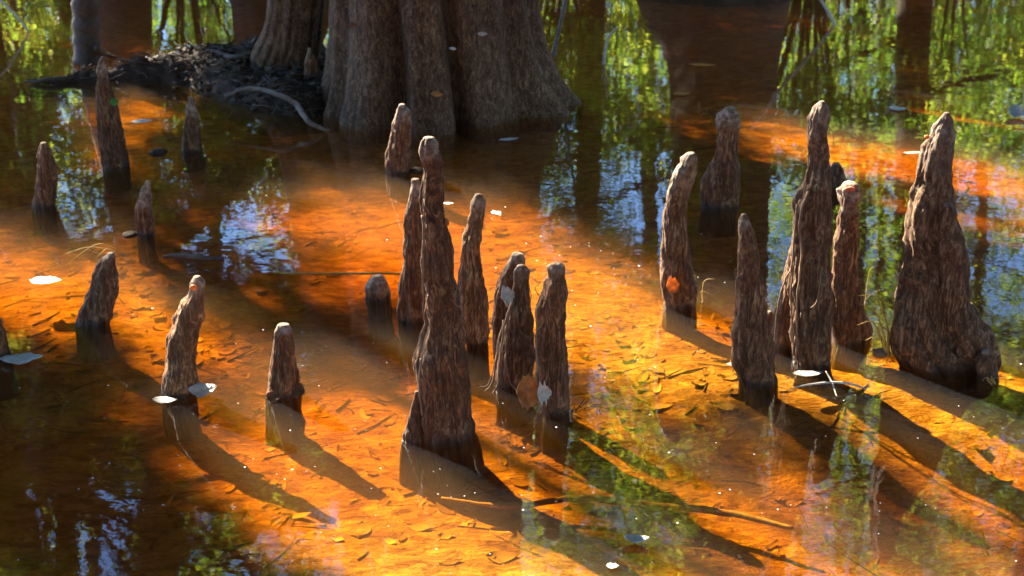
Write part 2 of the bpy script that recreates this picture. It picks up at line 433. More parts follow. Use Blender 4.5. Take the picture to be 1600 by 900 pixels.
knee('left_edge', 'short black rough knee near the left edge, the one with a narrow neck',
     [(224,63,74),(240,60,82),(260,57,88),(290,55,88),(325,51,86)], 18, tip=.0, lump=.17)
knee('left_thin', 'thin grey-brown knee with wet mud collar, in front of the tall slim back-left knee',
     [(284,226,235),(300,218,237),(320,214,238),(350,214,240),(369,216,242)], 19, tip=.12)
knee('fin', 'broad fin-shaped dark knee leaning right, beside the large white floating leaf',
     [(396,168,179),(405,158,182),(430,142,183),(450,138,182),(470,132,180),(490,124,178),(509,120,174)], 20, tip=.025)
knee('hole_head', 'curved knee with an orange broken spot on its head and pale leaves at its foot',
     [(433,303,314),(442,297,319),(460,293,319),(475,283,317),(500,270,315),(530,259,312),(560,257,310),(600,253,309),(620,252,306)], 21, tip=.06)
knee('short', 'short stump-like knee with a pale flat top and brown leaves round its foot',
     [(509,433,451),(515,429,456),(540,428,459),(570,422,462),(600,416,466),(624,415,468)], 22, tip=.03)
knee('by_tree', 'blunt knee with dark ragged left edge, just in front of the big fluted tree',
     [(164,623,633),(175,619,641),(195,613,642),(220,608,643),(245,604,642),(272,603,640)], 23, tip=.09)
knee('dome', 'tiny round dome of a knee barely above the water, left of the tall centre group',
     [(433,581,600),(439,576,606),(450,573,610),(470,573,611)], 24, tip=.07)
knee('bank', 'small upright knee in the debris against the trunk of the fluted tree',
     [(76,480,487),(100,476,495),(140,474,500),(155,474,502)], 25, tip=.04)
knee('cut_edge', 'dark knee cut off by the left edge of the picture behind a pale curled leaf',
     [(500,-22,2),(515,-26,8),(540,-30,14),(562,-30,16)], 26, tip=.0)

# ------------------------------------------------------------------ the big fluted cypress
def fluted_tree():
    C = Vector((-.375, 5.93, 0))
    root = empty('cypress_tree', C)
    tag(root, 'big cypress tree with wide fluted grey-brown trunk standing in the water', 'tree', 'trees reflected in the water')
    creases = [(-24, .27, 6), (15, .30, 5), (4, .05, 4), (52, .07, 5), (-52, .10, 7), (78, .12, 6), (-80, .12, 8), (110, .15, 8), (150, .18, 9), (190, .15, 9), (-115, .16, 9), (-150, .18, 9), (-8, .04, 3)]
    zs = [-.35, -.2] + list(np.arange(-.1, 1.0, .02)) + list(np.arange(1.0, 3.2, .08)) + list(np.arange(3.2, 13, .5))
    n = 360; V = []
    for z in zs:
        lean = -.012 * max(z, 0)
        for k in range(n):
            d = k * 360 / n - 180                       # degrees from the side facing the camera, + to the right
            R = .50 - .018 * min(max(z, 0), 6) - .012 * max(0, z - 6)
            fl = math.exp(-max(z, 0) / .21)
            R += fl * (.05 + .19 * math.exp(-((d - 84) / 28) ** 2) + .06 * math.exp(-((d + 80) / 26) ** 2) + .04 * math.exp(-((d + 40) / 40) ** 2) + .04 * math.exp(-((d - 20) / 14) ** 2))
            cr = 0
            R *= 1 - .13 * math.exp(-((d - 42) / 24) ** 4) * math.exp(-max(z, 0) / .9)
            for (c, dp, w) in creases:
                dd = (d - c - 5 * math.sin(z * 2.2 + c) + 180) % 360 - 180
                cr += dp * math.exp(-(dd / w) ** 2) * (.35 + .65 * math.exp(-max(z, 0) / 1.6)) * (1 + .3 * fl)
            a = math.radians(d)
            q = Vector((math.sin(a) * 3, math.cos(a) * 3, z * .9))
            R *= 1 - cr + .035 * noise.noise(q)
            x, y = math.sin(a) * R, -math.cos(a) * R
            if z < 3.2:
                w_ = Vector((x, y, z * .35))
                dsp = .006 * noise.noise(w_ * 22) + .004 * noise.noise(Vector((x * 60, y * 60, z * 12))) + .003 * noise.noise(Vector((x, y, z)) * 90)
                x += math.sin(a) * dsp; y -= math.cos(a) * dsp
            V.append((x + lean, y, z))
    fs = [(i * n + k, i * n + (k + 1) % n, (i + 1) * n + (k + 1) % n, (i + 1) * n + k) for i in range(len(zs) - 1) for k in range(n)]
    link('trunk', mesh(V, fs), M['trunk'], root)
    # second stem fused on the back left
    zs = list(np.arange(-.2, 1.2, .02)) + list(np.arange(1.2, 4, .3)); n = 120; V = []
    for z in zs:
        cx, cy = -.76 + .10 * max(z, 0) - .10 * math.exp(-max(z,0)/.2) , .45 - .10 * max(z, 0)
        for k in range(n):
            a = 2 * PI * k / n
            R = .15 + .05 * math.exp(-max(z, 0) / .12)
            R += .035 * math.exp(-((z - .17) / .10) ** 2) * max(0, -math.cos(a))
            g = noise.noise(Vector((math.cos(a) * 2, math.sin(a) * 2, z * .8 + 9)))
            R *= 1 + .5 * min(0, abs(g) - .2) + .05 * noise.noise(Vector((math.cos(a) * 4, math.sin(a) * 4, z * 6)))
            V.append((cx + math.cos(a) * R, cy + math.sin(a) * R, z))
    fs = [(i * n + k, i * n + (k + 1) % n, (i + 1) * n + (k + 1) % n, (i + 1) * n + k) for i in range(len(zs) - 1) for k in range(n)]
    link('buttress', mesh(V, fs), M['trunk'], root)
    return root, C
big_tree, big_c = fluted_tree()

# ------------------------------------------------------------------ background trees (seen in the water)
TREES = []
def back_tree(rows, D, label, seed, name='swamp_tree', height=11, flare=1.35, sides=20):
    """rows (y, left, right) of the trunk as mirrored in the water, y growing upward along the real trunk"""
    pts = []
    for y, xl, xr in rows:
        p = mirrored((xl + xr) / 2, y, D); pts.append((p.x, p.y, p.z, (xr - xl) / 2 * mdepth(p) / F))
    p0, p1 = pts[0], pts[1]
    t = (p0[2] + .4) / max(p1[2] - p0[2], .1)
    base = (p0[0] - (p1[0] - p0[0]) * t * .5, D, -.4, p0[3] * flare)
    ctrl = [base] + pts
    a, b = ctrl[-2], ctrl[-1]; L_ = max(b[2] - a[2], .2)
    sx = (b[0] - a[0]) / L_; sx = max(-.25, min(.25, sx))
    z = b[2]; x = b[0]; r = b[3]
    k = 1
    while z < height:
        z += 1.6; x += sx * 1.6 + .12 * noise.noise(Vector((seed, z, 0))); r *= .84; ctrl.append((x, D + .15 * noise.noise(Vector((z, seed, 4))), z, max(r, .02)))
    c = cat(ctrl, 6)
    org = Vector((base[0], D, 0)); root = empty(name, org)
    tag(root, label, 'tree', 'trees reflected in the water')
    mb = MB(); pv = [Vector(q[:3]) for q in c]; rr = [max(q[3], .012) for q in c]
    mb.tube(pv, rr, sides)
    for vi, v in enumerate(mb.v):
        n_ = noise.noise(Vector((v.x * 6, v.y * 6, v.z * 1.2)))
        dv = v - pv[vi // sides]
        v += dv * (min(.16, .03 / max(dv.length, .01)) * n_)
    mb.build('trunk', M['bark'], root, org)
    T = dict(root=root, org=org, path=c, D=D, limbs=MB(), clusters=[], seed=seed, mat='leaf'); TREES.append(T)
    return T
EXEC_TREES = True
back_tree([(0,150,236),(120,160,236),(300,172,250),(400,186,285),(550,206,285),(700,222,284),(900,225,280)], 10.2, 'straight mid-thick tree mirrored at the left between green leaf gaps', 31, height=6.0)
back_tree([(20,462,520),(120,432,480),(200,408,452),(260,362,408),(320,305,350),(360,255,300),(420,160,210),(480,60,110)], 9.6, 'tree leaning far to the left, its reflection arching beside the bank', 32, height=4.2)
back_tree([(100,-70,-40),(300,-10,25),(400,35,68),(600,74,106),(900,100,128)], 11.5, 'thin leaning tree mirrored at the far left', 33, height=7.4)
back_tree([(0,-170,-60),(300,-110,-10),(560,-60,28),(900,-20,62)], 12.2, 'thick tree mirrored in the lower left corner of the pond', 34, height=7.2)
back_tree([(0,362,446),(90,378,450),(200,430,500),(400,490,560),(700,540,600),(900,580,640)], 9.8, 'tree with a flared base mirrored just left of the fluted tree', 35)
back_tree([(-40,985,1246),(20,1012,1232),(90,1040,1216),(170,1050,1207),(280,1054,1200),(400,1058,1196),(650,1066,1190),(900,1078,1180)], 9.7, 'huge tree with a swollen base mirrored as a dark wedge right of the fluted tree', 36, flare=1.08, sides=32)
back_tree([(0,1333,1357),(250,1335,1356),(500,1330,1350),(900,1325,1342)], 16, 'straight blue-grey pole of a tree mirrored at the right', 37)
back_tree([(0,1373,1385),(250,1373,1384),(500,1368,1378),(900,1360,1370)], 18, 'very thin straight tree mirrored beside the blue-grey pole', 38)
back_tree([(20,1402,1456),(200,1400,1450),(500,1398,1446),(900,1388,1430)], 13, 'mid-thick tree mirrored right of centre behind the massive knee', 39)
back_tree([(0,905,946),(130,901,940),(350,902,936),(600,890,920),(900,880,905)], 14, 'slender tree mirrored between the fluted tree and the dark wedge', 40)
back_tree([(0,1528,1546),(250,1526,1542),(500,1520,1535),(900,1505,1518)], 19, 'slim tree mirrored close to the right edge', 41)
back_tree([(0,1252,1266),(250,1256,1268),(500,1250,1262),(900,1240,1252)], 20, 'slim tree mirrored just right of the dark wedge', 42)
back_tree([(0,90,112),(100,80,102),(240,52,74),(330,20,40),(500,-60,-40)], 15, 'slim leaning tree mirrored across the upper left', 43)
back_tree([(0,1640,1720),(300,1630,1700),(900,1590,1650)], 12, 'tree just past the right edge, its mirrored crown showing', 44)
for i, (px, D) in enumerate(((60, 25), (330, 27), (620, 30), (830, 26), (1010, 24), (1150, 30), (1300, 27), (1480, 25), (1640, 29), (-120, 27))):
    w = 10 + 4 * (i % 3)
    back_tree([(0, px - w, px + w), (400, px - w * .9 + 6, px + w * .8 + 6), (900, px - w * .6 + 10, px + w * .6 + 10)], D,
              'distant forest tree far behind the pond, %s' % ['seen at the left edge', 'seen left of the bank', 'hidden behind the fluted tree', 'seen right of the fluted tree', 'seen left of the dark wedge', 'hidden behind the dark wedge', 'seen beside the two-stemmed knee', 'seen above the massive knee', 'past the right edge', 'past the left edge'][i], 60 + i, name='forest_tree', height=15)

# leaf clusters ------------------------------------------------------
def sky_gap(px, py):
    g = 1.0
    for (x, y, rx, ry, k) in ((35,190,40,65,.05),(95,180,26,52,.1),(370,415,85,75,.08),(163,800,62,125,.03),(55,740,40,150,.55),(1015,340,45,110,.08),(905,620,45,70,.12),(1205,440,40,110,.25),(480,580,40,70,.4),(890,190,25,60,.3),(1480,300,60,80,.6)):
        q = ((px - x) / rx) ** 2 + ((py - y) / ry) ** 2
        if q < 1: g = min(g, k)
    return g
def density(px, py):
    b = .95 if py < 150 else .80 if py < 350 else .85 if py < 600 else .8
    b *= .62 + .8 * (noise.noise(Vector((px / 90, py / 90, 2))) + .45)
    return b * sky_gap(px, py)
VPX = 800 - math.sqrt(F * F + 801 * 801) * math.tan(SUN_AZ)
POOLS = ((545,520,120,72,.9),(400,600,70,40,.5),(1180,740,140,75,.55),(1395,780,100,60,.35),(1000,860,90,60,.8),(40,180,80,120,.95),(190,340,120,48,.75),
         (55,310,95,65,.75),(330,255,100,80,.8),(370,425,100,75,.95),(100,190,70,60,.6),(70,740,160,230,1),(700,640,70,30,.3),(920,620,50,45,.6))
def shade_map(px, py):
    """0 = open sun, 1 = deep shade on the pond bottom, read off the photograph"""
    s = (py + 351) / max(px - VPX, 1)
    v = 0
    if py > 565 + px * .775: v = 1
    for (x, y, rx, ry, k) in POOLS:
        if ((px - x) / rx) ** 2 + ((py - y) / ry) ** 2 < 1: v = max(v, k)
    if px > 1380 and py > 820: v = max(v, .3)
    if px <= 420 and py < 110: v = max(v, .55)
    edge = 308 if px < 870 else 320 + (px - 870) * .85 if px < 1040 else 465 + (px - 1040) * .2
    if px > 420 and py < edge:
        v = max(v, .97)
        if px > 1150:                                   # sunbeams between the trunks, falling to the right
            for (x0, y0, sl, hw, k) in ((1190, 222, .19, 19, 0), (1440, 334, .20, 17, 0), (1430, 412, .17, 12, .1), (1380, 176, .14, 8, .2)):
                if px > x0 and abs(py - (y0 + (px - x0) * sl)) < hw: v = k
        elif px > 1000 and 105 < py < 235 and abs(py - (165 + (px - 1100) * .25)) < 14: v = .5
        elif 880 < px < 1110 and abs(py - (262 + (px - 950) * .2)) < 9: v = .4
    if v == 0 and px < 420 and py < 620: v = .12
    return v
def lit_wanted(px, py):
    if not (-250 < px < 2600 and -50 < py < 1900): return False
    if px > 1700: return 560 < py < 1250 and px < 2150
    if py > 930: return py < 1350
    return shade_map(px, py) < .5
def lands(p):
    t = (p.z + .1) / SUN.z
    return project(p - SUN * t)
near = [T for T in TREES if T['D'] < 21]; far = [T for T in TREES if T['D'] >= 21]
def tree_px(T, py):
    best = None
    for q in T['path']:
        v = Vector(q[:3]); z = mdepth(v); y = 450 + F * (v.z + CH) * cp / z - F * v.y * sp / z
        if best is None or abs(y - py) < best[0]: best = (abs(y - py), 800 + F * v.x / z, v)
    return best
def add_cluster(T, p, R, n, leaf, limb=True):
    T['clusters'].append((p, R, n, leaf))
    if limb:
        z0 = max(p.z - .5 - .35 * abs(p.x - T['org'].x), 1.0)
        q = min(T['path'], key=lambda q: abs(q[2] - z0)); a = Vector(q[:3])
        m1 = a.lerp(p, .5) + Vector((random.uniform(-.1, .1), random.uniform(-.1, .1), random.uniform(-.15, .1)))
        r0 = .006 + .005 * (p - a).length
        if T['D'] < 21 and any(lit_wanted(*lands(a.lerp(p, f_) + Vector((0, 0, e_)))) for f_ in (.1, .25, .4, .55, .7, .85, 1) for e_ in (-.08, .08)): return
        T['limbs'].tube([a, a.lerp(m1, .5) + Vector((0, 0, .03)), m1, m1.lerp(p, .55), p], [r0, r0 * .85, r0 * .6, r0 * .4, .004], 5)
cnt = 0
for trial in range(40000):
    if cnt > 2300: break
    px, py = random.uniform(-420, 2000), random.uniform(-120, 1500)
    inside = -60 < px < 1660 and py < 940
    if not inside and random.random() < .45: continue
    if random.random() > density(px, py): continue
    T = random.choice(near) if random.random() < .3 else min(near, key=lambda T: abs(tree_px(T, py)[1] - px) + random.uniform(0, 120))
    D = T['D'] + random.uniform(-.9, 1.2)
    p = mirrored(px, py, D)
    if p.z < .9: continue
    if abs(p.x - T['org'].x) > 3.2: continue
    lx, ly = lands(p)
    if (lit_wanted(lx, ly) or (lx > 1000 and 150 < ly < 460 and (lit_wanted(lx + 60, ly + 18) or lit_wanted(lx - 60, ly - 18) or lit_wanted(lx, ly - 20) or lit_wanted(lx, ly + 20)))) and random.random() < .985: continue
    add_cluster(T, p, .30 * D / 11, 90, .034); cnt += 1
for (x0, x1, y0, y1, n_) in ((855, 1000, 380, 590, 26), (855, 960, 680, 920, 22), (1180, 1640, 480, 930, 90), (900, 1250, 640, 930, 60), (1370, 1680, 580, 900, 90), (1000, 1060, 430, 640, 10), (960, 1060, 640, 920, 14)):
    for k in range(n_):
        px, py = random.uniform(x0, x1), random.uniform(y0, y1)
        T = min(near, key=lambda T: abs(tree_px(T, py)[1] - px) + random.uniform(0, 60)); p = mirrored(px, py, T['D'] + random.uniform(-.8, 1))
        if not lit_wanted(*lands(p)): add_cluster(T, p, .40 * T['D'] / 11, 150, .042)
print('near', cnt)
for trial in range(30000):
    if cnt > 4300: break
    px, py = random.uniform(-420, 2000), random.uniform(-60, 640)
    if random.random() > (1.0 if py < 260 else .5) * max(sky_gap(px, py), .25 if py < 260 else 0): continue
    T = min(far, key=lambda T: abs(tree_px(T, py)[1] - px) + random.uniform(0, 100)); D = T['D'] + random.uniform(-1, 1.5)
    p = mirrored(px, py, D)
    if p.z < .8: continue
    lx, ly = lands(p)
    if (lit_wanted(lx, ly) or (lx > 1000 and 150 < ly < 460 and (lit_wanted(lx + 60, ly + 18) or lit_wanted(lx - 60, ly - 18) or lit_wanted(lx, ly - 20) or lit_wanted(lx, ly + 20)))) and random.random() < .985: continue
    add_cluster(T, p, .62, 80, .075, limb=random.random() < .4); cnt += 1

print('all', cnt)
def leaf_mesh(clusters, squash=.75):
    Vs, R_ = [], []
    for (p, R, n, leaf) in clusters:
        d = rng.normal(size=(n, 3)); d /= np.linalg.norm(d, axis=1)[:, None]
        rad = R * rng.random(n) ** .45
        c = np.array(p) + d * rad[:, None] * np.array([1.15, 1.15, squash])
        u = rng.normal(size=(n, 3)); u /= np.linalg.norm(u, axis=1)[:, None]
        w = rng.normal(size=(n, 3)); w -= (w * u).sum(1)[:, None] * u; w /= np.linalg.norm(w, axis=1)[:, None]
        s = leaf * rng.uniform(.6, 1.35, n)[:, None]
        nn = np.cross(u, w)
        q = np.stack([c - u * s, c + w * s * .48 + nn * s * .12, c + u * s, c - w * s * .48 + nn * s * .12], 1)
        Vs.append(q.reshape(-1, 3)); base = rng.random(); R_.append(np.clip(base * .55 + rng.random(n) * .45, 0, 1))
    V = np.concatenate(Vs); r = np.concatenate(R_); nf = len(r)
    me = bpy.data.meshes.new('mesh'); me.vertices.add(nf * 4); me.vertices.foreach_set('co', V.ravel())
    me.loops.add(nf * 4); me.loops.foreach_set('vertex_index', np.arange(nf * 4))
    me.polygons.add(nf); me.polygons.foreach_set('loop_start', np.arange(nf) * 4)
    me.update(calc_edges=True)
    a = me.attributes.new('rnd', 'FLOAT', 'FACE'); a.data.foreach_set('value', r.astype(np.float32))
    return me
# the fluted tree's own crown starts above the frame of its reflection
bt = dict(root=big_tree, org=big_c, path=[(big_c.x - .012 * z, big_c.y, z, .3) for z in range(0, 13)], D=big_c.y, limbs=MB(), clusters=[], mat='leaf')
for k in range(90):
    a = random.uniform(0, 2 * PI); r = random.uniform(.8, 3.6); z = random.uniform(5.5, 12)
    p = Vector((big_c.x + r * math.cos(a), big_c.y + r * math.sin(a), z)); lx, ly = lands(p)
    if lit_wanted(lx, ly): continue
    add_cluster(bt, p, .5, 80, .04)
for T in TREES + [bt]:
    if T['limbs'].v: T['limbs'].build('limbs', M['bark'], T['root'], T['org'])
    if T['clusters']:
        o = link('crown', leaf_mesh([(c[0] - T['org'], *c[1:]) for c in T['clusters']]), M[T['mat']], T['root'], smooth=False)

# shrubs along the far bank, bright green in the reflections
SHR = [(-30, 14, 2.6, 1.3), (60, 16, 3.0, 1.5), (295, 13, 2.5, 1.1), (400, 18, 3, 1.5), (880, 12.5, 1.9, .9), (960, 15, 2.8, 1.2), (1265, 11.5, 2.3, .8), (1310, 15, 3.2, 1.4), (1480, 14, 3.0, 1.3), (1570, 16, 3.4, 1.5), (1680, 14, 3, 1.4)]
SL = ['at the far left edge', 'at the left behind the dark snag', 'between the left trees', 'left of the fluted tree', 'close beside the fluted tree, yellowish', 'left of the dark wedge', 'arching beside the dark wedge', 'behind the blue-grey pole', 'behind the massive knee', 'near the right edge', 'past the right edge']
for (px, D, H, R), w in zip(SHR, SL):
    c = mirrored(px, 0, D); org = Vector((c.x, D, 0)); root = empty('shrub', org)
    tag(root, 'bright green shrub mirrored ' + w, 'shrub', 'shrubs mirrored along the top')
    mb = MB(); cl = []
    for k in range(9):
        a = random.uniform(0, 2 * PI); tip = Vector((math.cos(a) * R * random.uniform(.3, .9), math.sin(a) * R * .6, H * random.uniform(.6, 1)))
        mid = tip * .5 + Vector((0, 0, .25 * H)) * random.uniform(.2, .6)
        mb.tube([Vector((0, 0, -.4)), mid * .6, mid, tip], [.03, .022, .014, .004], 5)
    for k in range(int(42 * R)):
        a = random.uniform(0, 2 * PI); rr = R * math.sqrt(random.random()); z = H * (.25 + .75 * random.random()) * (1 - .25 * rr / R)
        cl.append((Vector((rr * math.cos(a), rr * math.sin(a) * .7, z)), .26, 60, .038))
    mb.build('stems', M['bark'], root); link('foliage', leaf_mesh(cl), M['shrub'], root, smooth=False)

# ------------------------------------------------------------------ shade trees out to the left, toward the sun
def shade_tree(name, gpx, dist, width, height, label, crown=None, seed=0, zc=3.0):
    """stands up-sun of the shaded patch at photo pixel gpx"""
    g = ground(*gpx, -.1)
    base = Vector((g.x + SUN.x / math.cos(SUN_EL) * dist, g.y + SUN.y / math.cos(SUN_EL) * dist, 0))
    root = empty(name, base); tag(root, label, 'tree')
    mb = MB(); n = 14
    pts = [Vector((.06 * noise.noise(Vector((k * .5, seed, 0))), .06 * noise.noise(Vector((seed, k * .5, 0))), -.4 + (height + .4) * k / n)) for k in range(n + 1)]
    mb.tube(pts, [width / 2 * (1.25 if k == 0 else 1.0 - .55 * k / n) for k in range(n + 1)], 18)
    mb.build('trunk', M['bark'], root)
    return root, base
SH = []
SH.append(shade_tree('shade_tree', (60, 800), 3.6, .62, 9, 'broad trunk out of frame at the left that shades the lower left corner', seed=1))
SH.append(shade_tree('shade_tree', (480, 520), 5.5, .12, 9, 'slim trunk out of frame at the left that shades a band across the middle', seed=2))
SH.append(shade_tree('shade_tree', (1250, 330), 9.5, .34, 10, 'tree out of frame at the left whose crown shades the far right water', seed=3))
SH.append(shade_tree('shade_tree', (200, 318), 8.5, .12, 10, 'tree out of frame at the left whose crown dapples the left water', seed=4))
SH.append(shade_tree('shade_tree', (800, 60), 9.5, .36, 11, 'tree out of frame at the left whose crown shades the water behind the fluted tree', seed=6))
shc = [dict(root=r, base=b, cl=[], mb=MB()) for r, b in SH]
for k in range(11000):
    g = Vector((random.uniform(-4, 7), random.uniform(1.6, 12), -.1)); px, py = project(g)
    if not (-200 < px < 1800 and -80 < py < 1000): continue
    if random.random() > shade_map(px, py) * (.75 if g.y < 4 else .8): continue
    if g.y > 3.5 and px > 1000 and any(shade_map(px + a_, py + b_) < .15 for a_, b_ in ((40, 0), (-40, 0), (0, 11), (0, -11))): continue
    small = g.y < 4
    p = g + SUN * random.uniform(9.0, 12.5)
    mz = mdepth(p); mx_, my_ = 800 + F * p.x / mz, 450 + F * ((p.z + CH) * cp - p.y * sp) / mz
    if -60 < mx_ < 1660 and my_ < 930 and sky_gap(mx_, my_) < .6: continue
    T = min(shc, key=lambda T: (T['base'] - p).xy.length + random.uniform(0, .6))
    T['cl'].append((p - T['base'], .15 if small else .14 if px > 1050 else .24, 75 if small else 55 if px > 1050 else 95, .036))
    if random.random() < .35:
        q = Vector((0, 0, min(8.5, p.z * .75))); e = p - T['base']; m1 = q.lerp(e, .5) + Vector((random.uniform(-.3, .3), random.uniform(-.3, .3), .2))
        if any(lit_wanted(*lands(T['base'] + w_)) for w_ in (q.lerp(m1, .3), q.lerp(m1, .7), m1, m1.lerp(e, .5))): continue
        T['mb'].tube([q, m1, e], [.022, .013, .004], 5)
for T in shc:
    if T['mb'].v: T['mb'].build('limbs', M['bark'], T['root'])
    if T['cl']: link('crown', leaf_mesh(T['cl']), M['leaf'], T['root'], smooth=False)
# unseen forest behind and over the viewer, added to shut out sky light
sky_block = []
for i, (x, y, h) in enumerate(((-5.5, -.2, 9), (-3.4, -2.6, 9), (-.9, -4.2, 10), (2.2, -3.6, 9), (5.0, -1.6, 10), (6.6, 2.4, 9), (7.4, 6.5, 10), (-4.6, 3.0, 10), (4.6, 9.0, 10))):
    root = empty('sky_block_tree', Vector((x, y, 0)))
    tag(root, ('dense unseen sky-blocking tree left of the viewer, crown overhead', 'dense unseen sky-blocking tree behind the viewer on the left', 'dense unseen sky-blocking tree right behind the viewer', 'dense unseen sky-blocking tree behind the viewer on the right', 'dense unseen sky-blocking tree right of the viewer', 'dense unseen sky-blocking tree past the right edge, nearer one',
               'dense unseen sky-blocking tree past the right edge, farther one', 'tall unseen sky-blocking tree past the left edge, crown over the pond', 'tall unseen sky-blocking tree past the upper right corner, crown over the pond')[i], 'tree', 'unseen trees added around the viewer to block sky light')
    mb = MB(); mb.tube([Vector((.1 * math.sin(k), .1 * math.cos(k * 2), -.4 + k * h / 10)) for k in range(11)], [(.2 if i < 7 else .11) * (1 - .075 * k) for k in range(11)], 14); mb.build('trunk', M['bark'], root)
    sky_block.append(dict(root=root, b=Vector((x, y, 0)), cl=[]))
    if i < 7:
        for k in range(200):
            a = random.uniform(0, 2 * PI); r = 2.3 * math.sqrt(random.random())
            sky_block[-1]['cl'].append((Vector((r * math.cos(a), r * math.sin(a), random.uniform(.9, h + 1.5))), .55, 60, .10))
for k in range(900):
    p = Vector((random.uniform(-6, 8), random.uniform(-5, 8.0), random.uniform(6.6, 9)))
    if p.y > (p.z + 1.5) / math.tan(math.radians(38.5)) - .6 and abs(p.x) < .5 * p.y + 1.5: continue
    t = (p.z + .1) / SUN.z; g = p - SUN * t
    if g.y > 1.1 and -3.5 < g.x < 6: continue
    q = p + SUN * 0; T = min(sky_block, key=lambda T: (T['b'] - p).xy.length + random.uniform(0, 1.5))
    T['cl'].append((p - T['b'], .7, 62, .12))
for T in sky_block:
    link('crown', leaf_mesh(T['cl']), M['shaded_leaf'], T['root'], smooth=False)

# ------------------------------------------------------------------ mud bank and debris
def bank_h(x, y):
    h = -.30
    def b(px, py, rx, ry, k):
        g = ground(px, py); return k * math.exp(-(((x - g.x) / rx) ** 2 + ((y - g.y) / ry) ** 2))
    s = b(400, 125, .45, .55, .40) + b(480, 150, .30, .6, .36) + b(300, 112, .32, .26, .22) + b(225, 118, .28, .16, .19) + b(130, 124, .34, .07, .25) + b(60, 128, .3, .04, .22) + b(440, 95, .3, .4, .3)
    h += min(s, .40)
    h += .035 * noise.noise(Vector((x * 6, y * 6, 1))) + .03 * noise.noise(Vector((x * 17, y * 17, 1))) + .012 * noise.noise(Vector((x * 45, y * 45, 1)))
    return h
bx, by = np.arange(-3.1, .2, .02), np.arange(4.9, 8.6, .025)
vs = [(x, y, bank_h(x, y)) for y in by for x in bx]; nb = len(bx)
fs = [(j * nb + i, j * nb + i + 1, (j + 1) * nb + i + 1, (j + 1) * nb + i) for j in range(len(by) - 1) for i in range(nb - 1)]
o = link('mud_bank', mesh(vs, fs), M['mud']); tag(o, 'low bank of wet black mud left of the fluted tree', 'mud', kind='structure')

def flat_leaf(L_, W_, curl=.15, jag=0, seed=0, n=9):
    """an ovate leaf blade, its length along x; real thickness comes from curl"""
    V = []; Fc = []
    r = random.Random(seed)
    for i in range(n + 1):
        t = i / n; x = (t - .5) * L_; w = W_ * .5 * math.sin(PI * t ** .85) ** .8 if 0 < t < 1 else .0006
        w *= 1 + jag * r.uniform(-1, 1)
        z = curl * L_ * (t - .5) ** 2 * 2
        for j, s in enumerate((-1, -.5, 0, .5, 1)):
            V.append(Vector((x, w * s, z + abs(s) ** 2 * curl * W_ * .6 + .001 * r.uniform(-1, 1))))
    for i in range(n):
        for j in range(4): a = i * 5 + j; Fc.append((a, a + 1, a + 6, a + 5))
    return V, Fc
def many_leaves(name, spots, mat, **tg):
    V, Fc, R_ = [], [], []
    for k, (p, L_, W_, rz, tx, ty) in enumerate(spots):
        v, f = flat_leaf(L_, W_, random.uniform(.0, .25), .18, k, 5)
        cz, sz = math.cos(rz), math.sin(rz); o0 = len(V)
        for q in v:
            x, y = q.x * cz - q.y * sz, q.x * sz + q.y * cz
            V.append((p.x + x, p.y + y, p.z + q.z + x * tx + y * ty))
        Fc += [tuple(i + o0 for i in t) for t in f]; R_ += [random.random()] * len(f)
    me = mesh(V, Fc); a = me.attributes.new('rnd', 'FLOAT', 'FACE'); a.data.foreach_set('value', R_)
    o = link(name, me, mat); tag(o, kind='stuff', **tg); return o
sp_ = []
for k in range(4800):
    px, py = random.uniform(-60, 1660), random.triangular(60, 930, 520)
    g = ground(px, py, -.13)
    if noise.noise(Vector((g.x * 1.3, g.y * 1.3, 7))) + random.uniform(-.5, .5) < -.05: continue
    s = random.triangular(.012, .085, .03)
    sp_.append((Vector((g.x, g.y, bottom_z(g.x, g.y) + random.uniform(-.009, .003))), s, s * random.uniform(.15, .7), random.uniform(0, PI), random.uniform(-.15, .15), random.uniform(-.15, .15)))
many_leaves('leaf_litter', sp_, M['litter'], label='sunken brown and tan leaf litter on the orange bottom', cat='leaf litter')
sp_ = []
for k in range(9000):
    x, y = random.uniform(-3.0, -.3), random.uniform(5.0, 8.2); h = bank_h(x, y)
    if h < -.02 or len(sp_) > 1500: continue
    s = random.uniform(.015, .06)
    sp_.append((Vector((x, y, h + random.uniform(.0, .02))), s, s * random.uniform(.25, .6), random.uniform(0, PI), random.uniform(-.7, .7), random.uniform(-.7, .7)))
many_leaves('bank_debris', sp_, M['debris'], label='wet dark leaf scraps and bark bits heaped over the mud bank', cat='debris')
mb = MB()
for k in range(6500):
    x, y = random.uniform(-3.0, -.3), random.uniform(5.0, 8.2); h = bank_h(x, y)
    if h < -.03: continue
    a = random.uniform(0, PI); l = random.uniform(.03, .16); d = Vector((math.cos(a), math.sin(a), random.uniform(-.25, .35))) * l / 2
    p = Vector((x, y, h + .012)); r = random.uniform(.0015, .005)
    mb.tube([p - d, p + Vector((0, 0, random.uniform(-.01, .015))), p + d], [r, r, r * .5], 5)
tag(mb.build('twig_litter', M['root']), 'small dark twigs tangled over the mud bank', 'twigs', kind='stuff')

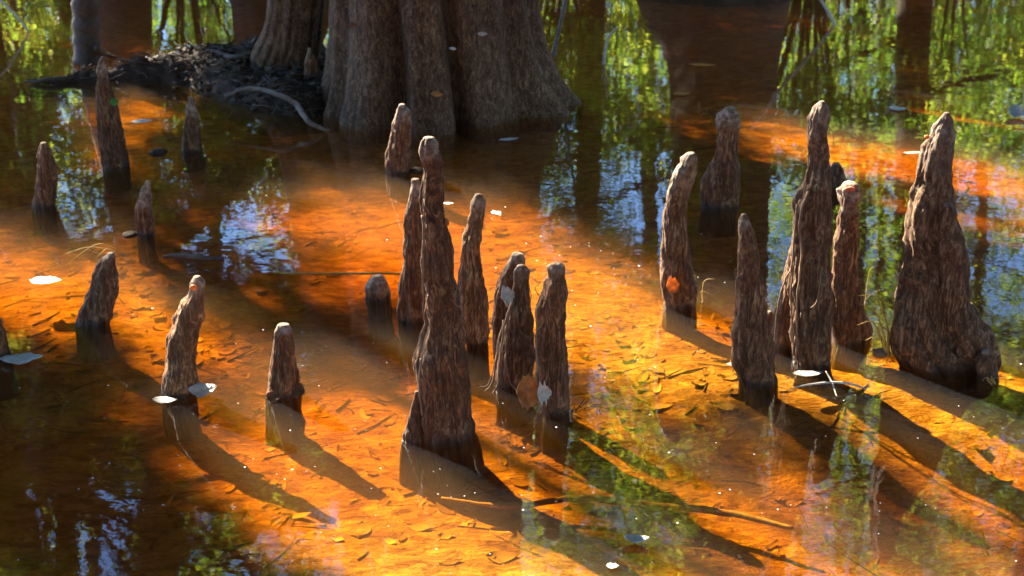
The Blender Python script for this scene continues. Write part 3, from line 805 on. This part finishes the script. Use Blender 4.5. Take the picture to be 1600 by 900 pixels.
mb = MB()
for k in range(800):
    px, py = random.uniform(-60, 1660), random.triangular(60, 930, 560); g = ground(px, py, -.13)
    if noise.noise(Vector((g.x * 1.7, g.y * 1.7, 17))) + random.uniform(-.4, .4) < .0: continue
    a = random.gauss(.5, .9); l = random.triangular(.02, .20, .05); d = Vector((math.cos(a), math.sin(a), 0)) * l / 2
    q0, q1, q2 = g - d, g + Vector((random.uniform(-.1, .1), random.uniform(-.1, .1), 0)) * l, g + d
    r = random.triangular(.0006, .004, .001)
    for q in (q0, q1, q2): q.z = bottom_z(q.x, q.y) + r
    mb.tube([q0, q1, q2], [r, r, r * .5], 4)
tag(mb.build('sunken_twigs', M['root']), 'thin dark twigs and needles scattered over the pond bottom', 'twigs', kind='stuff')

# roots and sticks, traced
def stick(name, label, catg, pts, rad, mat, z=.01, group=None, n=8, lumps=.1, real_h=None):
    """pts: photo pixels lying at height z (or listed heights)"""
    w = []
    for i, (px, py) in enumerate(pts):
        zz = z[i] if isinstance(z, (list, tuple)) else z
        w.append(ground(px, py, zz))
    c = cat([(p.x, p.y, p.z, r) for p, r in zip(w, rad)], 7)
    mb = MB(); P3 = [Vector(q[:3]) for q in c]
    P3 = [p + Vector((noise.noise(p * 30), noise.noise(p * 30 + Vector((5, 5, 5))), noise.noise(p * 30 + Vector((9, 1, 5))))) * .5 * c[i][3] for i, p in enumerate(P3)]
    mb.tube(P3, [max(q[3] * (1 + lumps * noise.noise(Vector(q[:3]) * 40)), .0004) for q in c], n)
    org = P3[len(P3) // 2].copy(); o = mb.build(name, mat, None, org); o.location = org
    return tag(o, label, catg, group)
stick('surface_root', 'long pale grey root winding down the mud bank to the water at the fluted tree', 'root', [(350,150),(392,138),(440,150),(465,165),(482,190),(515,205)], [.008,.010,.012,.014,.012,.008], M['twig'], [.11,.14,.13,.09,.05,.0])
stick('surface_root', 'thick dark root lying along the top of the mud bank', 'root', [(290,92),(330,82),(370,90),(420,78)], [.012,.018,.016,.02], M['root'], [.05,.10,.13,.14])
stick('floating_stick', 'dark stick floating left of the centre, before the blue reflection', 'stick', [(253,401),(280,400),(310,404),(350,405)], [.004,.010,.011,.006], M['root'], .003)
stick('floating_stick', 'low black stick lying on the water at the far left of the bank', 'stick', [(40,128),(80,125),(130,119),(160,124)], [.006,.014,.02,.01], M['root'], [.01,.02,.02,.01])
stick('sunken_branch', 'long thin branch lying on the bottom at the lower right', 'branch', [(690,778),(800,792),(900,778),(1020,790),(1130,800),(1240,826)], [.003,.006,.008,.009,.008,.005], M['sunk'], -.06)
stick('sunken_branch', 'pale thin branch on the bottom left of the centre group', 'branch', [(425,425),(500,428),(580,427),(640,428)], [.003,.004,.004,.003], M['yellow'], -.01)
stick('twig', 'bleached forked twig floating beneath the two-stemmed knee', 'twig', [(1240,605),(1290,598),(1330,600),(1352,608)], [.002,.003,.003,.002], M['pale'], [.004,.02,.015,.004])
stick('twig', 'short bleached twig crossing the forked twig under the two-stemmed knee', 'twig', [(1290,580),(1300,598),(1308,620)], [.0015,.0025,.0015], M['pale'], [.04,.02,.004])
# snag at top left, sapling and pale sticks: real, upright
def upright(name, label, catg, pts, mat, taper=None, n=10, Y=None, parent=None):
    b = ground(*pts[0][:2]); Y = Y or b.y
    c = []
    for (px, py, w) in pts:
        p = onplane(px, py, Y); c.append((p.x, p.y, p.z, w / 2 * depth(p) / F))
    c = cat(c, 8); mb = MB(); P3 = [Vector(q[:3]) for q in c]
    mb.tube(P3, [max(q[3] * (1 + .15 * noise.noise(Vector(q[:3]) * 25)), .0005) for q in c], n)
    for v in mb.v: v += Vector((noise.noise(v * 18), noise.noise(v * 18 + Vector((3, 3, 3))), 0)) * .04 * max(q[3] for q in c)
    org = Vector((P3[0].x, Y, 0)); o = mb.build(name, mat, None, org); o.location = org
    return tag(o, label, catg)
upright('snag', 'dark thick broken snag standing behind the slim back-left knee', 'snag', [(138,98,46),(137,80,42),(135,40,40),(133,0,40),(131,-60,38),(130,-160,30),(130,-240,14)], M['root'], n=20)
upright('sapling', 'thin dark rough sapling rising at the right of the fluted tree', 'sapling', [(865,86,8),(868,70,7),(877,30,6),(884,0,6),(893,-60,5),(910,-160,4),(915,-260,3),(905,-380,2)], M['twig'])
upright('pale_stick', 'pale bent stick poking from the water right of the sapling', 'stick', [(943,100,4),(946,80,4),(950,60,4),(958,48,3),(968,42,2)], M['pale'])
upright('hanging_twig', 'pale dead twig slanting into the picture at the top right', 'twig', [(1342,82,2),(1325,66,4),(1308,45,5),(1295,20,5),(1270,-20,5),(1230,-80,6),(1200,-140,6)], M['pale'], Y=8.0)
upright('pale_stick', 'pale slanting stick at the top left corner', 'stick', [(45,50,3),(28,28,4),(5,5,4),(-30,-30,4)], M['pale'])
stick('root_arm', 'black root arm running from the snag toward the bank', 'root', [(150,75),(165,85),(180,90)], [.02,.014,.008], M['root'], [.12,.03,.0])

# ------------------------------------------------------------------ leaves afloat and caught
def leaf(name, label, px, py, L_px, W_px, rz, mat, z=.004, tilt=(0, 0), Y=None, curl=.15, jag=.15, seed=0, parent=None):
    p = ground(px, py, z) if Y is None else onplane(px, py, Y)
    s = depth(p) / F
    v, f = flat_leaf(L_px * s, W_px * s, curl, jag, seed, 12)
    me = mesh(v, f); o = link(name, me, M[mat] if isinstance(mat, str) else mat)
    md = o.modifiers.new('thickness', 'SOLIDIFY'); md.thickness = .0006
    o.location = p; o.rotation_euler = (tilt[0], tilt[1], math.radians(rz))
    return tag(o, label, 'leaf')
leaf('floating_leaf', 'large white oval leaf floating left of the fin-shaped knee', 72, 439, 52, 32, -3, 'white', curl=.05, seed=1)
leaf('floating_leaf', 'narrow white leaf floating right of the tall slim back-left knee', 222, 190, 33, 24, 15, 'white', curl=.06, seed=2)
leaf('floating_leaf', 'small white crumpled leaf floating above the dark stick', 318, 375, 28, 20, 0, 'white', curl=.2, jag=.2, seed=3)
leaf('floating_leaf', 'white oval leaf floating at the upper right', 1403, 170, 30, 24, -8, 'white', curl=.05, seed=4)
leaf('floating_leaf', 'white curled leaf at the right edge near the top', 1588, 178, 30, 30, -20, 'white', tilt=(.5, .1), z=.012, curl=.3, seed=5)
leaf('floating_leaf', 'thin pale willow-like leaf behind the massive knee', 1425, 239, 30, 9, 10, 'pale', curl=.05, seed=6)
leaf('floating_leaf', 'narrow silvery leaf on dark water right of the blunt knee', 795, 218, 34, 14, 18, 'white', curl=.05, seed=7)
leaf('floating_leaf', 'small white ragged leaf right of the knobbly bent knee head', 776, 335, 16, 20, 30, 'white', curl=.2, jag=.4, seed=8)
leaf('floating_leaf', 'slim white leaf between the tallest knee and the bent knee', 700, 318, 18, 9, 0, 'white', curl=.05, seed=9)
leaf('floating_leaf', 'orange oval leaf floating on the dark wedge, the nearer one', 1065, 147, 28, 20, 8, 'orange', curl=.05, seed=10)
leaf('floating_leaf', 'long orange-brown leaf floating on the dark wedge, the farther one', 1097, 102, 44, 18, -8, 'orange', curl=.05, seed=11)
leaf('floating_leaf', 'pale grey curled leaf floating by the knee cut off at the left edge', 34, 563, 64, 40, 8, 'white', z=.006, curl=.12, seed=12)
leaf('floating_leaf', 'grey-white curled leaf at the right foot of the curved knee', 317, 613, 44, 30, 12, 'white', z=.012, tilt=(.35, 0), curl=.3, seed=13)
leaf('floating_leaf', 'pale pink leaf at the left foot of the curved knee', 258, 626, 40, 22, -4, 'white', z=.006, curl=.1, seed=14)
leaf('floating_leaf', 'brown curled leaf at the left foot of the short stump-like knee', 428, 620, 26, 20, 20, 'brown', z=.01, tilt=(.6, 0), curl=.2, seed=15)
leaf('floating_leaf', 'dark brown leaf sticking out right of the short stump-like knee', 466, 612, 26, 26, -20, 'brown', z=.012, tilt=(.7, .2), curl=.2, seed=16)
leaf('floating_leaf', 'dark curled leaf with a white sheen at the bottom right of centre', 994, 846, 40, 24, -6, 'white', z=.006, curl=.3, jag=.12, seed=17)
leaf('floating_leaf', 'long bright white leaf under the two-stemmed knee', 1262, 585, 48, 20, 5, 'white', z=.008, curl=.1, seed=18)
leaf('floating_leaf', 'tan leaf fragment at the left foot of the plain tapering knee', 1145, 570, 22, 12, 0, 'pale', curl=.1, seed=19)
leaf('floating_leaf', 'tiny white leaf low at the bottom centre', 957, 885, 20, 14, 0, 'white', curl=.1, jag=.4, seed=29)
def kY(k): return KN[k][1].y
leaf('caught_leaf', 'orange translucent leaf caught at the left foot of the flat-capped lumpy knee', 824, 611, 40, 56, 12, 'orange', Y=kY('flat_cap') - .085, tilt=(1.2, .1), curl=.25, seed=20)
leaf('caught_leaf', 'pale crumpled leaf next to the orange leaf at the flat-capped knee', 848, 613, 24, 34, 20, 'pale', Y=kY('flat_cap') - .095, tilt=(1.3, 0), curl=.3, jag=.4, seed=21)
leaf('caught_leaf', 'square orange leaf flake stuck low on the hooked pale-topped knee', 1051, 446, 22, 27, 15, 'orange', Y=kY('hooked') - .075, tilt=(1.2, 0), curl=.1, seed=22)
leaf('caught_leaf', 'green leaf stuck on the tall slim back-left knee', 178, 160, 16, 13, 50, 'green', Y=kY('left_tall') - .06, tilt=(1.2, 0), curl=.1, seed=23)
leaf('caught_leaf', 'small orange leaf clinging to the right side of the tallest knee', 697, 347, 16, 12, 70, 'orange', Y=kY('tall') - .01, tilt=(1.1, .3), curl=.2, seed=24)
leaf('caught_leaf', 'white bark flake hanging between the two knees of the touching pair', 790, 462, 26, 34, 40, 'white', Y=kY('pair_front') - .055, tilt=(1.2, 0), curl=.25, jag=.4, seed=25)
for (px, py, l, w, rz, lab, m_) in ((754, 53, 16, 6, 5, 'white leaf stuck high on the fluted trunk near its deep crease', 'white'), (708, 76, 14, 5, -30, 'small pale leaf on the thin flute of the trunk', 'white'), (683, 147, 20, 9, -15, 'orange leaf scrap stuck low on the fluted trunk', 'orange'), (552, 40, 16, 10, 10, 'dull green leaf on the left of the fluted trunk', 'brown')):
    d = ray(px, py); best = None
    for s in range(400):                               # walk the ray to the trunk skin
        t = 4.5 + s * .006; q = Vector((0, 0, CH)) + d * t
        if (q.x - big_c.x) ** 2 + (q.y - big_c.y) ** 2 < .515 ** 2: best = q; break
    if best is None: continue
    leaf('caught_leaf', lab, px, py, l, w, rz, m_, Y=best.y - .012, tilt=(1.35, 0), seed=px)

# fibres and scars on knees
def fibres(key, strands, mat=None, name='root_fibre'):
    o, org = KN[key]; mb = MB()
    for pts, r in strands:
        c = []
        for (px, py, dy) in pts:
            p = onplane(px, py, org.y + dy); c.append((p.x, p.y, p.z))
        P3 = [Vector(q) - org for q in cat(c, 5)]
        P3 = [p + Vector((noise.noise(p * 60), 0, noise.noise(p * 60 + Vector((2, 2, 2))))) * .004 for p in P3]
        mb.tube(P3, [r * (1 - .5 * i / len(P3)) for i in range(len(P3))], 5)
    return mb.build(name, mat or M['fibre'], o)
fibres('pair_front', [([(800,470,-.03),(788,510,-.05),(782,560,-.06),(778,600,-.07),(770,616,-.08)], .0035), ([(796,480,-.04),(790,540,-.06),(794,590,-.07),(806,612,-.08)], .0025),
    ([(786,500,-.02),(776,560,-.05),(768,600,-.07),(757,612,-.07)], .003), ([(782,520,-.03),(772,570,-.05),(762,600,-.06),(750,604,-.06)], .002), ([(826,440,-.02),(829,465,-.03),(828,490,-.03)], .0015)])
fibres('flat_cap', [([(844,455,-.03),(852,470,-.05),(848,480,-.05)], .002), ([(840,480,-.03),(838,540,-.05),(842,590,-.06),(846,640,-.07)], .003), ([(843,462,-.02),(836,450,-.02),(846,440,-.02)], .0015)])
fibres('two_stem', [([(1262,300,-.03),(1250,340,-.05),(1252,400,-.06),(1246,470,-.07),(1244,560,-.08)], .004), ([(1246,320,-.03),(1240,380,-.05),(1236,450,-.06),(1240,540,-.07)], .0035),
    ([(1290,195,-.01),(1300,205,-.01),(1302,230,-.01)], .0012), ([(1236,420,0),(1222,450,-.01),(1214,490,-.02),(1210,540,-.02)], .003), ([(1284,420,-.08),(1276,470,-.09),(1266,480,-.09)], .002)])
fibres('knob_head', [([(1154,262,0),(1164,266,-.01),(1166,280,-.01)], .0012), ([(1150,250,-.02),(1160,258,-.02),(1170,256,-.02)], .001)])
fibres('plain', [([(1158,425,-.04),(1150,420,-.05),(1148,428,-.05),(1154,440,-.05)], .0015)])
fibres('tall', [([(660,335,-.03),(662,380,-.05),(660,440,-.06),(663,500,-.07)], .0035), ([(658,560,-.08),(655,600,-.09),(660,650,-.1)], .003), ([(706,470,-.05),(718,480,-.05),(724,478,-.05)], .0015)])
fibres('red_top', [([(1342,395,-.01),(1350,400,-.02),(1352,398,-.02)], .001)])
def scar(key, px, py, wpx, hpx, mat, name, dy):
    o, org = KN[key]; c = onplane(px, py, org.y + dy) - org; s = depth(c + org) / F; V, Fc = [], []
    n, m = 14, 6
    for j in range(m + 1):
        for i in range(n):
            a = 2 * PI * i / n; ph = PI * j / m; k = 1 + .3 * noise.noise(Vector((math.cos(a) * 2, math.sin(a) * 2, j)))
            V.append(c + Vector((math.cos(a) * math.sin(ph) * wpx / 2 * s * k, -math.cos(ph) * .006, math.sin(a) * math.sin(ph) * hpx / 2 * s * k)))
    for j in range(m):
        for i in range(n): Fc.append((j * n + i, j * n + (i + 1) % n, (j + 1) * n + (i + 1) % n, (j + 1) * n + i))
    return link(name, mesh(V, Fc), mat, o)
scar('red_top', 1328, 295, 16, 8, M['scar'], 'scar', -.035)
scar('hole_head', 302, 449, 11, 10, M['orange'], 'broken_bark', -.03)
scar('massive', 1448, 214, 9, 7, M['orange'], 'broken_bark', -.05)

# ------------------------------------------------------------------ grass, reeds, crumbs, specks
def blades(name, label, catg, base, tips, w, mat, z0=0):
    b = ground(*base); mb = MB()
    for (mx_, my_, tx_, ty_) in tips:
        jx = random.uniform(-8, 8); b2 = ground(base[0] + jx, base[1] + random.uniform(-4, 4))
        m1 = onplane(mx_, my_, b2.y); e = onplane(tx_, ty_, b2.y - .02)
        c = cat([tuple(b2), tuple(m1), tuple(e)], 8); P3 = [Vector(q) - b for q in c]
        mb.tube(P3, [max(w * (1 - i / len(P3)) ** .6, .0003) for i in range(len(P3))], 4)
    o = mb.build(name, mat); o.location = b; return tag(o, label, catg)
blades('grass_tuft', 'tuft of yellow-green grass blades left of the massive knee', 'grass tuft', (1392, 556), [(1370,490,1345,475),(1365,505,1340,508),(1385,500,1372,482),(1395,505,1400,482),(1375,525,1352,532),(1388,520,1362,500),(1400,520,1412,500),(1380,535,1358,548),(1372,470,1340,462)], .0022, M['yellow'])
blades('wild_grass', 'two long arching yellow blades behind the fin-shaped knee', 'grass', (176, 392), [(150,382,102,415),(140,386,98,398),(168,388,150,404)], .0022, M['yellow'])
blades('wild_grass', 'thin dry blades poking out left of the hooked pale-topped knee', 'grass', (1094, 470), [(1100,440,1118,436),(1096,455,1114,462)], .0015, M['yellow'])
blades('wild_grass', 'curved thin blade arching right of the red-scarred knee', 'grass', (1345, 520), [(1360,420,1388,452),(1352,470,1376,452)], .0012, M['yellow'])
blades('moss_tuft', 'dry curly moss crumbs at the foot of the massive knee', 'moss', (1548, 598), [(1540,590,1535,596),(1548,588,1550,592),(1556,590,1562,596),(1542,592,1545,586),(1552,593,1556,598)], .002, M['yellow'])
blades('aquatic_moss', 'stiff wet rootlets at the foot of the flat-capped lumpy knee', 'rootlets', (905, 640), [(912,632,920,628),(914,638,926,634),(910,628,915,620)], .002, M['root'])
def pebble(name, label, px, py, w, h, mat, seed):
    p = ground(px, py); s = depth(p) / F; V, Fc = [], []; n, m = 20, 12
    for j in range(m + 1):
        for i in range(n):
            a = 2 * PI * i / n; ph = PI * j / m; d = Vector((math.cos(a) * math.sin(ph), math.sin(a) * math.sin(ph), math.cos(ph)))
            k = 1 + .3 * noise.noise(d * 1.5 + Vector((seed, 0, 0))) + .12 * noise.noise(d * 5 + Vector((seed, 0, 0)))
            V.append(Vector((d.x * w / 2 * s * k, d.y * w / 2 * s * k, d.z * h / 2 * s * k)))
    for j in range(m):
        for i in range(n): Fc.append((j * n + i, j * n + (i + 1) % n, (j + 1) * n + (i + 1) % n, (j + 1) * n + i))
    o = link(name, mesh(V, Fc), mat); o.location = p + Vector((0, 0, h * s * .1)); return tag(o, label, 'clump')
pebble('moss_clump', 'small reddish clump afloat left of the massive knee foot', 1374, 553, 22, 14, M['fibre'], 3)
pebble('mud_clump', 'black wet mud lump left of the small conical knee', 248, 239, 26, 12, M['mud'], 5)
pebble('mud_clump', 'wet mud collar lump beside the thin grey-brown knee', 203, 367, 24, 8, M['mud'], 6)
pebble('mud_clump', 'wet lump touching the foot of the blunt knee by the tree', 652, 268, 22, 10, M['mud'], 7)
mb = MB()
for k in range(400):
    if k < 80: px, py = random.gauss(930, 90), random.gauss(400, 60)
    else: px, py = random.uniform(0, 1600), random.triangular(200, 900, 760)
    g = ground(px, py, .002); r = random.choice((.0008, .001, .0013, .0018, .0028)) * (1.3 if py < 450 else 1) * random.uniform(.6, 1.1); a0 = random.random() * 6
    b0 = len(mb.v); sq = random.uniform(.5, 1)
    top = g + Vector((0, 0, r * .5)); mb.v.append(top)
    for i in range(7): mb.v.append(g + Vector((math.cos(a0 + i * .8976) * r, math.sin(a0 + i * .8976) * r * sq, 0)))
    for i in range(7): mb.f.append((b0, b0 + 1 + i, b0 + 1 + (i + 1) % 7))
tag(mb.build('foam_specks', M['foam']), 'tiny white foam specks and crumbs drifting on the water', 'foam', kind='stuff')

# ------------------------------------------------------------------ light, camera, output
w = bpy.data.worlds.new('World'); scene.world = w; w.use_nodes = True
nt = w.node_tree; bg = nt.nodes['Background']; sky = nt.nodes.new('ShaderNodeTexSky')
sky.sky_type = 'NISHITA'; sky.sun_disc = False; sky.sun_elevation = SUN_EL; sky.sun_rotation = -SUN_AZ
sky.air_density = 1.0; sky.dust_density = 0; sky.ozone_density = 7
nt.links.new(sky.outputs[0], bg.inputs[0]); bg.inputs[1].default_value = .072
sd = bpy.data.lights.new('sun', 'SUN'); sd.energy = 5.0; sd.angle = math.radians(.53); sd.color = (1, .90, .72)
so = bpy.data.objects.new('sun', sd); col.objects.link(so); so.rotation_euler = (-SUN).to_track_quat('-Z', 'Y').to_euler(); so.location = (-5, 6, 8)
cd = bpy.data.cameras.new('camera'); co = bpy.data.objects.new('camera', cd); col.objects.link(co)
cd.sensor_width = 36; cd.lens = F * 36 / 1600; cd.clip_end = 2000; cd.clip_start = .05
co.location = (0, 0, CH); co.rotation_euler = (PI / 2 - P, 0, 0)
cd.dof.use_dof = True; cd.dof.focus_distance = 3.0; cd.dof.aperture_fstop = 5.6
scene.camera = co
vsn = scene.view_settings; vsn.view_transform = 'Standard'; vsn.look = 'None'; vsn.gamma = 1; vsn.exposure = 3.3
cy = scene.cycles
cy.use_denoising = True
try: cy.denoiser = 'OPENIMAGEDENOISE'
except Exception: pass
cy.max_bounces = 8; cy.transparent_max_bounces = 12; cy.caustics_reflective = False; cy.caustics_refractive = False
cy.sample_clamp_indirect = 6
